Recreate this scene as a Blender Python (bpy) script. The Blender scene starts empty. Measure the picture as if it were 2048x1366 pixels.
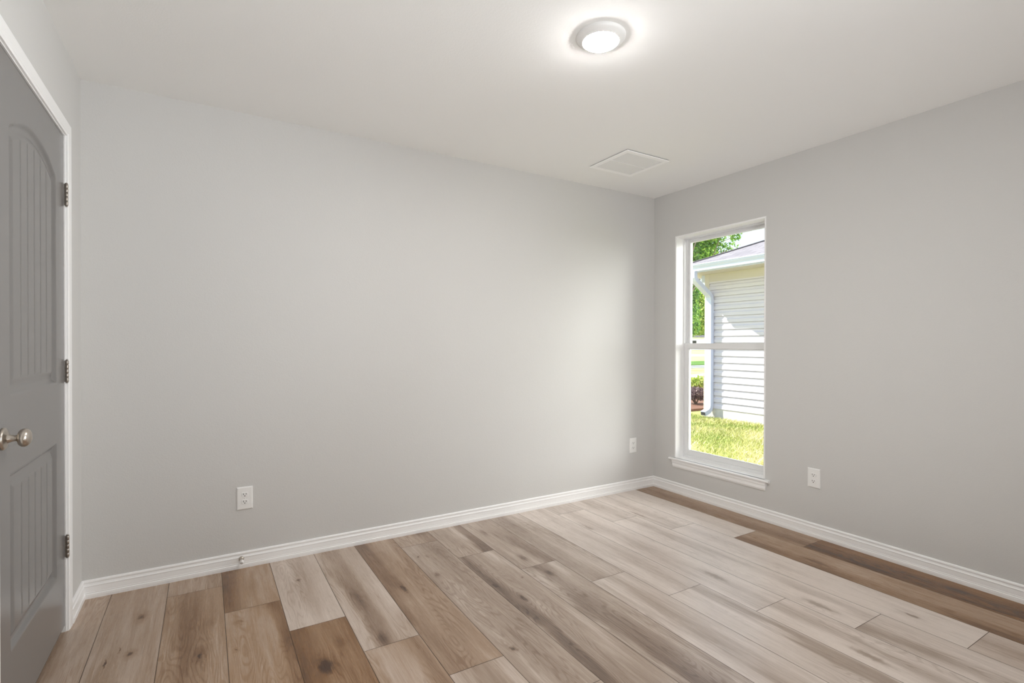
import bpy, bmesh, math, random
import numpy as np
from mathutils import Vector, Matrix

random.seed(7)
rng = np.random.default_rng(11)
sc = bpy.context.scene
COL = sc.collection

# ------------------------------------------------------------------ camera
F, YAW, PIT, ROL, SY, EYE = 1019.209, 0.541448, -0.00546687, 0.00178457, 9.76, 1.20663
XL, XR, YB, HC = -0.50066, 3.26778, 3.09218, 2.44       # left, right, back wall planes, ceiling height
YF = -1.10                                               # wall behind the camera
s_, c_ = math.sin(YAW), math.cos(YAW)
fw, ri, up = Vector((s_, c_, 0)), Vector((c_, -s_, 0)), Vector((0, 0, 1))
fw2 = fw * math.cos(PIT) + up * math.sin(PIT)
up2 = up * math.cos(PIT) - fw * math.sin(PIT)
r3 = ri * math.cos(ROL) + up2 * math.sin(ROL)
u3 = up2 * math.cos(ROL) - ri * math.sin(ROL)
cam_d = bpy.data.cameras.new('camera')
cam = bpy.data.objects.new('camera', cam_d)
COL.objects.link(cam)
cam.matrix_world = Matrix(((r3.x, u3.x, -fw2.x, 0), (r3.y, u3.y, -fw2.y, 0), (r3.z, u3.z, -fw2.z, EYE), (0, 0, 0, 1)))
cam_d.sensor_fit = 'HORIZONTAL'
cam_d.sensor_width = 36.0
cam_d.lens = 36.0 * F / 2048.0
cam_d.shift_y = SY / 2048.0
cam_d.clip_start = 0.02
cam_d.clip_end = 500
sc.camera = cam

# ------------------------------------------------------------------ view, sky, sun
sc.view_settings.view_transform = 'Standard'
sc.view_settings.look = 'None'
sc.view_settings.gamma = 1.0
sc.view_settings.use_curve_mapping = False
sc.view_settings.exposure = 0.0
sc.cycles.max_bounces = 14
sc.cycles.diffuse_bounces = 10
sc.cycles.glossy_bounces = 6
sc.cycles.transparent_max_bounces = 12
sc.cycles.use_denoising = True
sc.cycles.sample_clamp_indirect = 6.0

SKY_BASE = 1.6        # plain bright overcast part of the sky
SKY_FILL = 11.7       # added bright patch low in the unseen sky, to light the room
LAMP_LENS = 390.0      # ceiling LED
SUN = 12.0
BOUNCE = 14.3          # added fill lamp turned to the ceiling, unseen behind the viewer
REAR = 22.0            # added fill lamp aimed across the room, unseen behind the viewer

w = bpy.data.worlds.new('sky')
sc.world = w
w.use_nodes = True
nt = w.node_tree
nt.nodes.clear()
def wn(t, **k):
    n = nt.nodes.new(t)
    for a, b in k.items(): setattr(n, a, b)
    return n
out = wn('ShaderNodeOutputWorld'); bg = wn('ShaderNodeBackground')
tc = wn('ShaderNodeTexCoord')
dot = wn('ShaderNodeVectorMath', operation='DOT_PRODUCT')
cd = Vector((0.74, -0.55, 0.38)).normalized()
dot.inputs[1].default_value = cd
nt.links.new(tc.outputs['Generated'], dot.inputs[0])
mr = wn('ShaderNodeMapRange'); mr.interpolation_type = 'SMOOTHSTEP'
mr.inputs[1].default_value = 0.60; mr.inputs[2].default_value = 0.97
mr.inputs[3].default_value = 0.0; mr.inputs[4].default_value = 1.0
nt.links.new(dot.outputs['Value'], mr.inputs[0])
sep = wn('ShaderNodeSeparateXYZ'); nt.links.new(tc.outputs['Generated'], sep.inputs[0])
ramp = wn('ShaderNodeValToRGB')
ramp.color_ramp.elements[0].position = 0.0; ramp.color_ramp.elements[0].color = (0.86, 0.93, 1.0, 1)
ramp.color_ramp.elements[1].position = 0.45; ramp.color_ramp.elements[1].color = (0.58, 0.76, 1.0, 1)
nt.links.new(sep.outputs['Z'], ramp.inputs[0])
mixc = wn('ShaderNodeMix', data_type='RGBA')
nt.links.new(mr.outputs[0], mixc.inputs[0])
nt.links.new(ramp.outputs[0], mixc.inputs[6])
mixc.inputs[7].default_value = (1.0, 0.985, 0.965, 1)
stn = wn('ShaderNodeMath', operation='MULTIPLY_ADD')
nt.links.new(mr.outputs[0], stn.inputs[0]); stn.inputs[1].default_value = SKY_FILL; stn.inputs[2].default_value = SKY_BASE
nt.links.new(mixc.outputs[2], bg.inputs[0]); nt.links.new(stn.outputs[0], bg.inputs[1])
nt.links.new(bg.outputs[0], out.inputs[0])

sun_d = bpy.data.lights.new('sun', 'SUN'); sun_d.energy = SUN; sun_d.angle = 0.009; sun_d.color = (1.0, 0.965, 0.90)
sun = bpy.data.objects.new('sun', sun_d); COL.objects.link(sun)
sun.location = (0, 12, 14)
sun.rotation_euler = Vector((1.0, -2.0, -1.96)).to_track_quat('-Z', 'Y').to_euler()

WY0, WY1, WZ0, WZ1 = 2.083, 2.864, 0.283, 2.077          # window opening in the right wall
pd = bpy.data.lights.new('window_portal', 'AREA'); pd.shape = 'RECTANGLE'
pd.size = WZ1 - WZ0; pd.size_y = WY1 - WY0; pd.cycles.is_portal = True
po = bpy.data.objects.new('window_portal', pd); COL.objects.link(po)
po.matrix_world = Matrix.Translation((XR + 0.16, (WY0 + WY1) / 2, (WZ0 + WZ1) / 2)) @ Vector((-1, 0, 0)).to_track_quat('-Z', 'Y').to_matrix().to_4x4()
pd.size, pd.size_y = (WY1 - WY0), (WZ1 - WZ0)

def area(name, shape, sx, sy, energy, spread, pos, dirv, col):
    d = bpy.data.lights.new(name, 'AREA'); d.shape = shape; d.size = sx; d.size_y = sy
    d.energy = energy; d.spread = math.radians(spread); d.color = col
    o = bpy.data.objects.new(name, d); COL.objects.link(o)
    o.location = pos; o.rotation_euler = Vector(dirv).to_track_quat('-Z', 'Y').to_euler()
# behind the viewer: two added fill lamps, one turned up at the ceiling, one across the room
area('ceiling_fill', 'DISK', 0.8, 0.8, BOUNCE, 95, (1.05, -0.95, 0.40), (0.75, 2.7, 1.58), (0.96, 0.98, 1.0))
area('rear_fill', 'RECTANGLE', 0.8, 1.2, REAR, 70, (2.85, -0.9, 1.4), (-1.0, 0.6, 0.15), (0.95, 0.98, 1.0))

# ------------------------------------------------------------------ helpers
def link(o, parent=None):
    COL.objects.link(o)
    if parent is not None: o.parent = parent
    return o
def tag(o, label=None, cat=None, group=None, kind=None):
    if label: o['label'] = label
    if cat: o['category'] = cat
    if group: o['group'] = group
    if kind: o['kind'] = kind
    return o
def empty(name, loc=(0, 0, 0)):
    o = bpy.data.objects.new(name, None); o.empty_display_size = 0.05
    o.location = loc
    return link(o)

class MB:
    """collects shapes into one mesh; all coordinates in the world frame unless built with an origin"""
    def __init__(s): s.v = []; s.f = []; s.sm = []
    def add(s, vs, fs, smooth=False):
        b = len(s.v); s.v.extend([tuple(v) for v in vs])
        for f in fs: s.f.append(tuple(b + i for i in f)); s.sm.append(smooth)
        return s
    def box(s, x0, x1, y0, y1, z0, z1, bev=0.0):
        if bev <= 0:
            vs = [(x, y, z) for x in (x0, x1) for y in (y0, y1) for z in (z0, z1)]
            return s.add(vs, [(0, 1, 3, 2), (4, 6, 7, 5), (0, 4, 5, 1), (2, 3, 7, 6), (0, 2, 6, 4), (1, 5, 7, 3)])
        bm = bmesh.new(); bmesh.ops.create_cube(bm, size=1)
        for v in bm.verts:
            v.co = Vector(((x0 + x1) / 2 + v.co.x * (x1 - x0), (y0 + y1) / 2 + v.co.y * (y1 - y0), (z0 + z1) / 2 + v.co.z * (z1 - z0)))
        bmesh.ops.bevel(bm, geom=bm.edges[:], offset=bev, segments=2, affect='EDGES', profile=0.5)
        bm.verts.index_update()
        s.add([v.co[:] for v in bm.verts], [[v.index for v in f.verts] for f in bm.faces])
        bm.free(); return s
    def prism(s, prof, org, U, V, W, L0, L1, m0=0.0, m1=0.0, n0=0.0, n1=0.0, smooth=False):
        """profile (u,v) swept along W; ends sheared by m*u + n*v (mitres)"""
        org, U, V, W = Vector(org), Vector(U), Vector(V), Vector(W); n = len(prof)
        a = [org + U * u + V * v + W * (L0 + m0 * u + n0 * v) for u, v in prof]
        b = [org + U * u + V * v + W * (L1 + m1 * u + n1 * v) for u, v in prof]
        fs = [(i, (i + 1) % n, n + (i + 1) % n, n + i) for i in range(n)]
        s.add(a + b, fs, smooth)
        s.add(a, [tuple(range(n))[::-1]]); s.add(b, [tuple(range(n))]); return s
    def lathe(s, prof, org, axis, n=32, smooth=True, cap=True):
        """profile (radius, height) turned round axis"""
        ax = Vector(axis).normalized(); org = Vector(org)
        t = ax.orthogonal().normalized(); q = ax.cross(t)
        vs = []; m = len(prof)
        for r, h in prof:
            for k in range(n):
                a = 2 * math.pi * k / n
                vs.append(org + ax * h + (t * math.cos(a) + q * math.sin(a)) * r)
        fs = []
        for i in range(m - 1):
            for k in range(n):
                fs.append((i * n + k, i * n + (k + 1) % n, (i + 1) * n + (k + 1) % n, (i + 1) * n + k))
        s.add(vs, fs, smooth)
        if cap:
            s.add(vs[:n], [tuple(range(n))[::-1]]); s.add(vs[-n:], [tuple(range(n))])
        return s
    def tube(s, pts, rad, n=8, smooth=True):
        pts = [Vector(p) for p in pts]; rr = rad if isinstance(rad, (list, tuple)) else [rad] * len(pts)
        vs = []; prev = None
        for i, p in enumerate(pts):
            d = (pts[min(i + 1, len(pts) - 1)] - pts[max(i - 1, 0)]).normalized()
            t = d.orthogonal().normalized() if prev is None else (prev - d * prev.dot(d)).normalized()
            prev = t; q = d.cross(t)
            for k in range(n):
                a = 2 * math.pi * k / n
                vs.append(p + (t * math.cos(a) + q * math.sin(a)) * rr[i])
        fs = [(i * n + k, i * n + (k + 1) % n, (i + 1) * n + (k + 1) % n, (i + 1) * n + k) for i in range(len(pts) - 1) for k in range(n)]
        fs += [tuple(range(n))[::-1], tuple((len(pts) - 1) * n + k for k in range(n))]
        return s.add(vs, fs, smooth)
    def build(s, name, mat, parent=None, fix=True):
        me = bpy.data.meshes.new(name)
        o = None
        off = parent.matrix_world.translation if False else (parent.location if parent is not None else None)
        vs = s.v
        if parent is not None:
            base = Vector((0, 0, 0)); p = parent
            while p is not None: base = base + p.location; p = p.parent
            vs = [(v[0] - base.x, v[1] - base.y, v[2] - base.z) for v in s.v]
        me.from_pydata(vs, [], s.f)
        me.polygons.foreach_set('use_smooth', s.sm)
        if fix:
            bm = bmesh.new(); bm.from_mesh(me)
            bmesh.ops.remove_doubles(bm, verts=bm.verts[:], dist=1e-6)
            bmesh.ops.recalc_face_normals(bm, faces=bm.faces[:]); bm.to_mesh(me); bm.free()
        me.materials.append(mat)
        return link(bpy.data.objects.new(name, me), parent)

def copy_tree(o, parent=None):
    c = o.copy(); COL.objects.link(c)
    if parent is not None: c.parent = parent
    for ch in [k for k in bpy.data.objects if k.parent == o]: copy_tree(ch, c)
    return c

# ------------------------------------------------------------------ materials
def newmat(name):
    m = bpy.data.materials.new(name); m.use_nodes = True
    return m, m.node_tree, m.node_tree.nodes['Principled BSDF']
def N(t, typ, **k):
    n = t.nodes.new(typ)
    for a, b in k.items(): setattr(n, a, b)
    return n
def paint(name, col, rough=0.5, bump=0.0, bscale=300.0, var=0.0, metal=0.0, spec=0.5, coords='Object', bdist=0.001, vscale=3.0):
    m, t, b = newmat(name)
    b.inputs['Base Color'].default_value = (*col, 1); b.inputs['Roughness'].default_value = rough
    b.inputs['Metallic'].default_value = metal; b.inputs['Specular IOR Level'].default_value = spec
    g = N(t, 'ShaderNodeNewGeometry')
    if bump:
        n = N(t, 'ShaderNodeTexNoise'); n.inputs['Scale'].default_value = bscale; n.inputs['Detail'].default_value = 2
        t.links.new(g.outputs['Position'], n.inputs['Vector'])
        bp = N(t, 'ShaderNodeBump'); bp.inputs['Strength'].default_value = bump; bp.inputs['Distance'].default_value = bdist
        t.links.new(n.outputs['Fac'], bp.inputs['Height']); t.links.new(bp.outputs[0], b.inputs['Normal'])
    if var:
        n = N(t, 'ShaderNodeTexNoise'); n.inputs['Scale'].default_value = vscale; n.inputs['Detail'].default_value = 3
        t.links.new(g.outputs['Position'], n.inputs['Vector'])
        r = N(t, 'ShaderNodeMapRange'); r.inputs[1].default_value = .3; r.inputs[2].default_value = .7
        r.inputs[3].default_value = 1 - var; r.inputs[4].default_value = 1 + var
        t.links.new(n.outputs['Fac'], r.inputs[0])
        mx = N(t, 'ShaderNodeVectorMath', operation='SCALE'); mx.inputs[0].default_value = col
        t.links.new(r.outputs[0], mx.inputs['Scale']); t.links.new(mx.outputs[0], b.inputs['Base Color'])
    return m

M = {}
M['wall'] = paint('wall paint warm grey', (0.65, 0.646, 0.634), 0.75, 0.5, 190, spec=0.3)
M['ceiling'] = paint('ceiling paint', (0.885, 0.885, 0.875), 0.9, 0.35, 160, spec=0.2)
M['trim'] = paint('white semigloss trim', (0.93, 0.93, 0.93), 0.35)
M['plastic'] = paint('white plastic', (0.88, 0.88, 0.87), 0.35)
M['vinyl'] = paint('white vinyl', (0.82, 0.825, 0.83), 0.4)
M['door'] = paint('grey door paint', (0.196, 0.189, 0.184), 0.24, 0.05, 120)
M['nickel'] = paint('brushed nickel', (0.55, 0.50, 0.44), 0.30, metal=1.0)
M['hinge'] = paint('satin nickel hinge', (0.42, 0.38, 0.34), 0.38, metal=1.0)
M['dark'] = paint('dark slot', (0.02, 0.018, 0.016), 0.6)
M['grille'] = paint('vent grille white', (0.80, 0.80, 0.79), 0.5)
M['duct'] = paint('duct shade', (0.28, 0.275, 0.265), 0.8)
M['rubber'] = paint('white rubber', (0.80, 0.78, 0.76), 0.6)
M['ventframe'] = paint('white vent enamel', (0.95, 0.95, 0.945), 0.4)

m, t, b = newmat('led lens'); M['led'] = m
b.inputs['Base Color'].default_value = (0.9, 0.9, 0.9, 1)
b.inputs['Emission Color'].default_value = (1.0, 0.98, 0.95, 1); b.inputs['Emission Strength'].default_value = LAMP_LENS

m, t, b = newmat('window glass'); M['glass'] = m
t.nodes.remove(b)
tr = N(t, 'ShaderNodeBsdfTransparent'); tr.inputs[0].default_value = (0.97, 0.985, 0.98, 1)
gl = N(t, 'ShaderNodeBsdfGlossy'); gl.inputs['Roughness'].default_value = 0.0
fr = N(t, 'ShaderNodeFresnel'); fr.inputs[0].default_value = 1.3
mx = N(t, 'ShaderNodeMixShader')
t.links.new(fr.outputs[0], mx.inputs[0]); t.links.new(tr.outputs[0], mx.inputs[1]); t.links.new(gl.outputs[0], mx.inputs[2])
t.links.new(mx.outputs[0], t.nodes['Material Output'].inputs[0])

# ------------------------------------------------------------------ floor planks
PW, X0 = 0.2288, -0.3865                  # plank width, a seam
PLEN, JY = 1.5075, 2.905
def plank_wood():
    m, t, b = newmat('oak planks')
    L = t.links.new
    uv = N(t, 'ShaderNodeUVMap'); uv.uv_map = 'plank'
    sx = N(t, 'ShaderNodeSeparateXYZ'); L(uv.outputs[0], sx.inputs[0])      # x: 0..1 across, y: metres along
    tone = N(t, 'ShaderNodeAttribute'); tone.attribute_name = 'tone'
    ts = N(t, 'ShaderNodeSeparateXYZ'); L(tone.outputs['Vector'], ts.inputs[0])   # tone, warmth, seed
    st = N(t, 'ShaderNodeAttribute'); st.attribute_name = 'streak'
    ss = N(t, 'ShaderNodeSeparateXYZ'); L(st.outputs['Vector'], ss.inputs[0])     # centre, width, strength
    def math_(op, a, b_=None, c=None, clamp=False):
        n = N(t, 'ShaderNodeMath', operation=op); n.use_clamp = clamp
        for i, v in enumerate((a, b_, c)):
            if v is None: continue
            if isinstance(v, (int, float)): n.inputs[i].default_value = v
            else: L(v, n.inputs[i])
        return n.outputs[0]
    def mrange(v, a, b_, c, d, smooth=True):
        n = N(t, 'ShaderNodeMapRange'); n.interpolation_type = 'SMOOTHSTEP' if smooth else 'LINEAR'
        L(v, n.inputs[0]) 
        for i, q in enumerate((a, b_, c, d)):
            if isinstance(q, (int, float)): n.inputs[1 + i].default_value = q
            else: L(q, n.inputs[1 + i])
        return n.outputs[0]
    # coordinates in metres inside a plank, shifted by its seed
    cx = math_('MULTIPLY', sx.outputs[0], PW)
    seed = math_('MULTIPLY', ts.outputs[2], 37.0)
    def coord(fx, fy):
        n = N(t, 'ShaderNodeCombineXYZ')
        L(math_('MULTIPLY', cx, fx), n.inputs[0]); L(math_('MULTIPLY', sx.outputs[1], fy), n.inputs[1]); L(seed, n.inputs[2])
        return n.outputs[0]
    def noise(fx, fy, detail=4, rough=0.55, dist=0.0):
        n = N(t, 'ShaderNodeTexNoise'); n.inputs['Scale'].default_value = 1.0
        n.inputs['Detail'].default_value = detail; n.inputs['Roughness'].default_value = rough; n.inputs['Distortion'].default_value = dist
        L(coord(fx, fy), n.inputs['Vector']); return n.outputs['Fac']
    fine = noise(420, 9, 3, 0.6)
    mid = noise(85, 2.6, 4, 0.6, 0.3)
    broad = noise(13, 1.7, 3, 0.55, 0.4)
    # knots pull the grain lines round them
    knots = KNOTS
    pos = N(t, 'ShaderNodeNewGeometry').outputs['Position']
    kn_ = N(t, 'ShaderNodeTexNoise'); kn_.inputs['Scale'].default_value = 42; kn_.inputs['Detail'].default_value = 3; L(pos, kn_.inputs['Vector'])
    ks_ = N(t, 'ShaderNodeVectorMath', operation='SUBTRACT'); L(kn_.outputs['Color'], ks_.inputs[0]); ks_.inputs[1].default_value = (.5, .5, .5)
    kw_ = N(t, 'ShaderNodeVectorMath', operation='MULTIPLY'); L(ks_.outputs[0], kw_.inputs[0]); kw_.inputs[1].default_value = (.022, .05, 0)
    kwarp = kw_.outputs[0]
    acc = None; halo = None
    for (kx, ky, rx, ry, a, hw) in knots:
        v = N(t, 'ShaderNodeVectorMath', operation='SUBTRACT'); L(pos, v.inputs[0]); v.inputs[1].default_value = (kx, ky, 0)
        w2 = N(t, 'ShaderNodeVectorMath', operation='ADD'); L(v.outputs[0], w2.inputs[0]); L(kwarp, w2.inputs[1])
        q = N(t, 'ShaderNodeVectorMath', operation='MULTIPLY'); L(w2.outputs[0], q.inputs[0]); q.inputs[1].default_value = (1 / rx, 1 / ry, 0)
        ln = N(t, 'ShaderNodeVectorMath', operation='LENGTH'); L(q.outputs[0], ln.inputs[0])
        core = mrange(ln.outputs['Value'], 0.2, 1.25, a * .85, 0.0)
        hl = mrange(ln.outputs['Value'], 0.4, hw, 0.55 * a, 0.0)
        acc = core if acc is None else math_('MAXIMUM', acc, core)
        halo = hl if halo is None else math_('MAXIMUM', halo, hl)
    # cathedral rings
    wob = noise(9, 1.1, 2, 0.5)
    ringv = math_('ADD', math_('MULTIPLY', wob, 26.0), math_('MULTIPLY', halo, 3.0))
    ring = math_('SINE', math_('MULTIPLY', ringv, 6.2832))
    ringm = math_('MULTIPLY', mrange(ring, 0.0, 1.0, 0.0, 1.0), mrange(noise(7, .9, 2), 0.48, 0.62, 0.0, 1.0))
    # streak running along a plank
    sd = math_('ABSOLUTE', math_('SUBTRACT', math_('ADD', sx.outputs[0], math_('MULTIPLY', math_('SUBTRACT', broad, 0.5), 0.55)), ss.outputs[0]))
    streak = math_('MULTIPLY', mrange(sd, math_('MULTIPLY', ss.outputs[1], 0.25), ss.outputs[1], 1.0, 0.0), ss.outputs[2])
    streak = math_('MULTIPLY', streak, mrange(noise(4, 1.3, 2), 0.36, 0.60, 0.25, 1.0))
    d = math_('MULTIPLY', math_('SUBTRACT', fine, 0.5), 0.45)
    d = math_('ADD', d, math_('MULTIPLY', math_('SUBTRACT', mid, 0.5), 0.36))
    d = math_('ADD', d, math_('MULTIPLY', math_('SUBTRACT', broad, 0.48), 0.60))
    d = math_('ADD', d, math_('MULTIPLY', ringm, 0.14))
    d = math_('MULTIPLY', d, math_('MULTIPLY_ADD', ts.outputs[0], 1.7, 0.50))  # weaker grain on pale boards stands in for glare
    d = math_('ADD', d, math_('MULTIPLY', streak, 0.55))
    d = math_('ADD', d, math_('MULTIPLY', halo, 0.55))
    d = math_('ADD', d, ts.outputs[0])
    d = math_('ADD', d, acc, clamp=True)
    def ramp_(cols):
        r = N(t, 'ShaderNodeValToRGB'); e = r.color_ramp.elements
        e[0].position, e[0].color = cols[0][0], (*cols[0][1], 1); e[1].position, e[1].color = cols[-1][0], (*cols[-1][1], 1)
        for p, c in cols[1:-1]:
            k = e.new(p); k.color = (*c, 1)
        L(d, r.inputs[0]); return r.outputs[0]
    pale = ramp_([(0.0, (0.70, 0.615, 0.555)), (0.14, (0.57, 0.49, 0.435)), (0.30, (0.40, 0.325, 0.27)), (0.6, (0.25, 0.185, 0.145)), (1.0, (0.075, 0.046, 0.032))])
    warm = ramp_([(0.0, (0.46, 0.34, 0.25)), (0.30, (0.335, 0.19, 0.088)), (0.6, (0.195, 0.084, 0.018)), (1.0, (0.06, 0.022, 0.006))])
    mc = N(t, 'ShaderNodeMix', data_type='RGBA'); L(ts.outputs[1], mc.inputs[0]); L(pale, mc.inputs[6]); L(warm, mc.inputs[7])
    L(mc.outputs[2], b.inputs['Base Color'])
    b.inputs['Roughness'].default_value = 0.40
    rr = mrange(fine, 0.3, 0.7, FLOOR_R0, FLOOR_R1); L(rr, b.inputs['Roughness'])
    b.inputs['Specular IOR Level'].default_value = FLOOR_SPEC
    bp = N(t, 'ShaderNodeBump'); bp.inputs['Strength'].default_value = 0.12; bp.inputs['Distance'].default_value = 0.0008
    L(fine, bp.inputs['Height']); L(bp.outputs[0], b.inputs['Normal'])
    return m
FLOOR_R0, FLOOR_R1, FLOOR_SPEC = 0.26, 0.35, 0.55
# dark knots, where the boards have them: x, y, half widths, depth of colour, halo
KNOTS = [(-0.243, 2.755, .012, .026, .55, 3.6), (-0.253, 2.45, .010, .020, .6, 3.0), (-0.325, 2.425, .0045, .030, .65, 1.5), (-0.29, 2.50, .003, .028, .5, 1.4),
         (-0.02, 2.30, .008, .020, .6, 4.5), (-0.37, 2.28, .010, .016, .5, 3.0), (0.02, 2.55, .02, .05, .15, 4.0),
         (0.405, 2.78, .006, .010, .6, 3.0), (0.385, 1.98, .028, .060, .62, 2.4), (0.47, 2.12, .02, .045, .2, 3.0),
         (0.13, 2.49, .009, .014, .35, 3.0), (0.102, 2.27, .006, .010, .45, 3.0),
         (0.835, 2.42, .012, .05, .50, 3.2), (0.62, 2.05, .022, .05, .28, 2.0), (0.61, 2.42, .03, .12, .22, 2.2),
         (1.03, 2.73, .006, .010, .50, 2.5), (1.075, 2.72, .005, .016, .40, 2.2), (1.035, 2.47, .014, .032, .38, 2.4), (1.04, 1.72, .008, .018, .60, 3.2),
         (1.29, 2.04, .014, .040, .42, 2.6), (1.235, 2.21, .010, .020, .30, 2.4), (1.40, 2.22, .006, .01, .3, 2.2),
         (1.53, 2.42, .02, .055, .40, 2.0), (1.55, 2.19, .02, .04, .30, 2.0), (1.47, 2.28, .004, .008, .3, 2.0), (1.52, 2.87, .016, .06, .30, 2.0),
         (2.15, 2.60, .012, .06, .25, 2.2), (2.27, 1.72, .02, .07, .25, 2.0), (2.43, 1.28, .02, .09, .30, 1.9), (2.62, 2.62, .012, .08, .3, 2.0), (2.69, 1.02, .01, .03, .45, 2.4),
         (2.2, .97, .02, .08, .32, 2.0), (2.9, 1.55, .02, .09, .35, 2.2), (3.08, 1.35, .02, .10, .32, 2.2), (3.16, 1.0, .014, .06, .35, 2.2)]
M['floor'] = plank_wood()
M['seam'] = paint('plank seam', (0.085, 0.062, 0.048), 0.8)

def build_floor():
    # tone (0 pale .. 1 dark), warmth, streak centre / width / strength per plank, by (row, index from the back wall)
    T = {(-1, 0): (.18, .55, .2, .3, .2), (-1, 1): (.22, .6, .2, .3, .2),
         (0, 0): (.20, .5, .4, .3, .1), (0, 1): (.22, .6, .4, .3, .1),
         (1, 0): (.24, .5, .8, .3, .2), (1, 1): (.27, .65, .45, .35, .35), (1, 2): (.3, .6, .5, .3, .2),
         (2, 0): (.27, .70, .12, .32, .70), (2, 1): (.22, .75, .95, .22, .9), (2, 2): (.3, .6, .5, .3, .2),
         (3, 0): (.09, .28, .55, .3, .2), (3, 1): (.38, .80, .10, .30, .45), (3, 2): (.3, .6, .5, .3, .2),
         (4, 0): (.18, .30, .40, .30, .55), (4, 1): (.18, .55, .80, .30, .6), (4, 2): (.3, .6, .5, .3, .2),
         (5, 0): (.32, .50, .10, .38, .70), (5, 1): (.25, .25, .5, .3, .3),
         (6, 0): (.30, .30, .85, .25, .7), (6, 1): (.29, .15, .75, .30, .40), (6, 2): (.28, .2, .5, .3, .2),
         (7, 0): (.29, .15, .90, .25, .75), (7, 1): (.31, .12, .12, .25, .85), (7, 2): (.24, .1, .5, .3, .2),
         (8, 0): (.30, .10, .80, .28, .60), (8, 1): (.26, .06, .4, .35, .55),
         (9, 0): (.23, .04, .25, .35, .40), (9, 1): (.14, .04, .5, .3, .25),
         (10, 0): (.10, .02, .6, .4, .20), (10, 1): (.08, .04, .8, .25, .50),  # from here rows run paler, window sheen painted into the tone
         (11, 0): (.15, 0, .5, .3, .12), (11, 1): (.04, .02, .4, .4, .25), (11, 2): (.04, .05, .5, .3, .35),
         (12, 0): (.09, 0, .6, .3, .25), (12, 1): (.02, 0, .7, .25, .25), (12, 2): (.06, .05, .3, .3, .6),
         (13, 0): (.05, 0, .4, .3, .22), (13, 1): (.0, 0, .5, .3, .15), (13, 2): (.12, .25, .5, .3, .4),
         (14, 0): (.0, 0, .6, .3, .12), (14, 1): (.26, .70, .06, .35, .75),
         (15, 0): (.32, .70, .25, .35, .6), (15, 1): (.60, 1.0, .3, .35, .5),  # right wall strip: browner boards, partly shade painted into the tone
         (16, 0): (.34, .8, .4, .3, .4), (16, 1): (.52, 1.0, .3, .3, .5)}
    gap = 0.0011
    vs, fs, mi, tn, stn_, uvs = [], [], [], [], [], []
    def quad(x0, x1, y0, y1, z, mat, tv, sv, u0, u1, v0, v1):
        b = len(vs); vs.extend([(x0, y0, z), (x1, y0, z), (x1, y1, z), (x0, y1, z)])
        fs.append((b, b + 1, b + 2, b + 3)); mi.append(mat); tn.append(tv); stn_.append(sv)
        uvs.extend([(u0, v0), (u1, v0), (u1, v1), (u0, v1)])
    xa, xb, ya, yb = XL - .14, XR + .13, YF - .12, YB + .12
    for r in range(-2, 18):
        px0, px1 = X0 + r * PW, X0 + (r + 1) * PW
        cx0, cx1 = max(px0, xa), min(px1, xb)
        if cx1 <= cx0: continue
        j = JY - 0.3015 * ((r - 1) % 5)
        if r == 0: j = JY - .3015 * 4 - 1.5075 * .0
        edges = [j - PLEN * k for k in range(-1, 5)]          # descending y
        edges = [e for e in edges if ya < e < yb]
        ys = [yb] + edges + [ya]
        for i in range(len(ys) - 1):
            y1, y0 = ys[i], ys[i + 1]
            k = i if len([e for e in edges if e > YB]) == 0 else i - 1
            d = T.get((r, max(k, 0)))
            if d is None: d = (random.uniform(.12, .3), random.uniform(.1, .6), random.random(), .3, random.uniform(.1, .5))
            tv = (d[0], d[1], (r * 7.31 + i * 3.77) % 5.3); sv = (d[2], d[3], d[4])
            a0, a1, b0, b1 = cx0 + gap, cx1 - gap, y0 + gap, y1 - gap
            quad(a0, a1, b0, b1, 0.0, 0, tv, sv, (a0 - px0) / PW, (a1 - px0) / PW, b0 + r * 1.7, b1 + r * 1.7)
    quad(xa, xb, ya, yb, -0.0012, 1, (0, 0, 0), (0, 0, 0), 0, 1, 0, 1)
    b = len(vs)
    for (x, y) in ((xa, ya), (xb, ya), (xb, yb), (xa, yb)): vs.append((x, y, -0.05))
    fs.append((b + 3, b + 2, b + 1, b)); mi.append(1); tn.append((0, 0, 0)); stn_.append((0, 0, 0)); uvs.extend([(0, 0)] * 4)
    me = bpy.data.meshes.new('floor'); me.from_pydata(vs, [], fs)
    me.polygons.foreach_set('material_index', mi)
    u = me.uv_layers.new(name='plank'); u.data.foreach_set('uv', np.array(uvs, dtype=np.float32).ravel())
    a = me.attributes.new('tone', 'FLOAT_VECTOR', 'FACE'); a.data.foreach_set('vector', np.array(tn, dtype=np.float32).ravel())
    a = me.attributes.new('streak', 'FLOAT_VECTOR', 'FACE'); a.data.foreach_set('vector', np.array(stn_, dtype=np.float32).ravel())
    me.materials.append(M['floor']); me.materials.append(M['seam'])
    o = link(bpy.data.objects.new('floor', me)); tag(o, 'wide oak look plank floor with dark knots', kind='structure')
build_floor()

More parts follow.
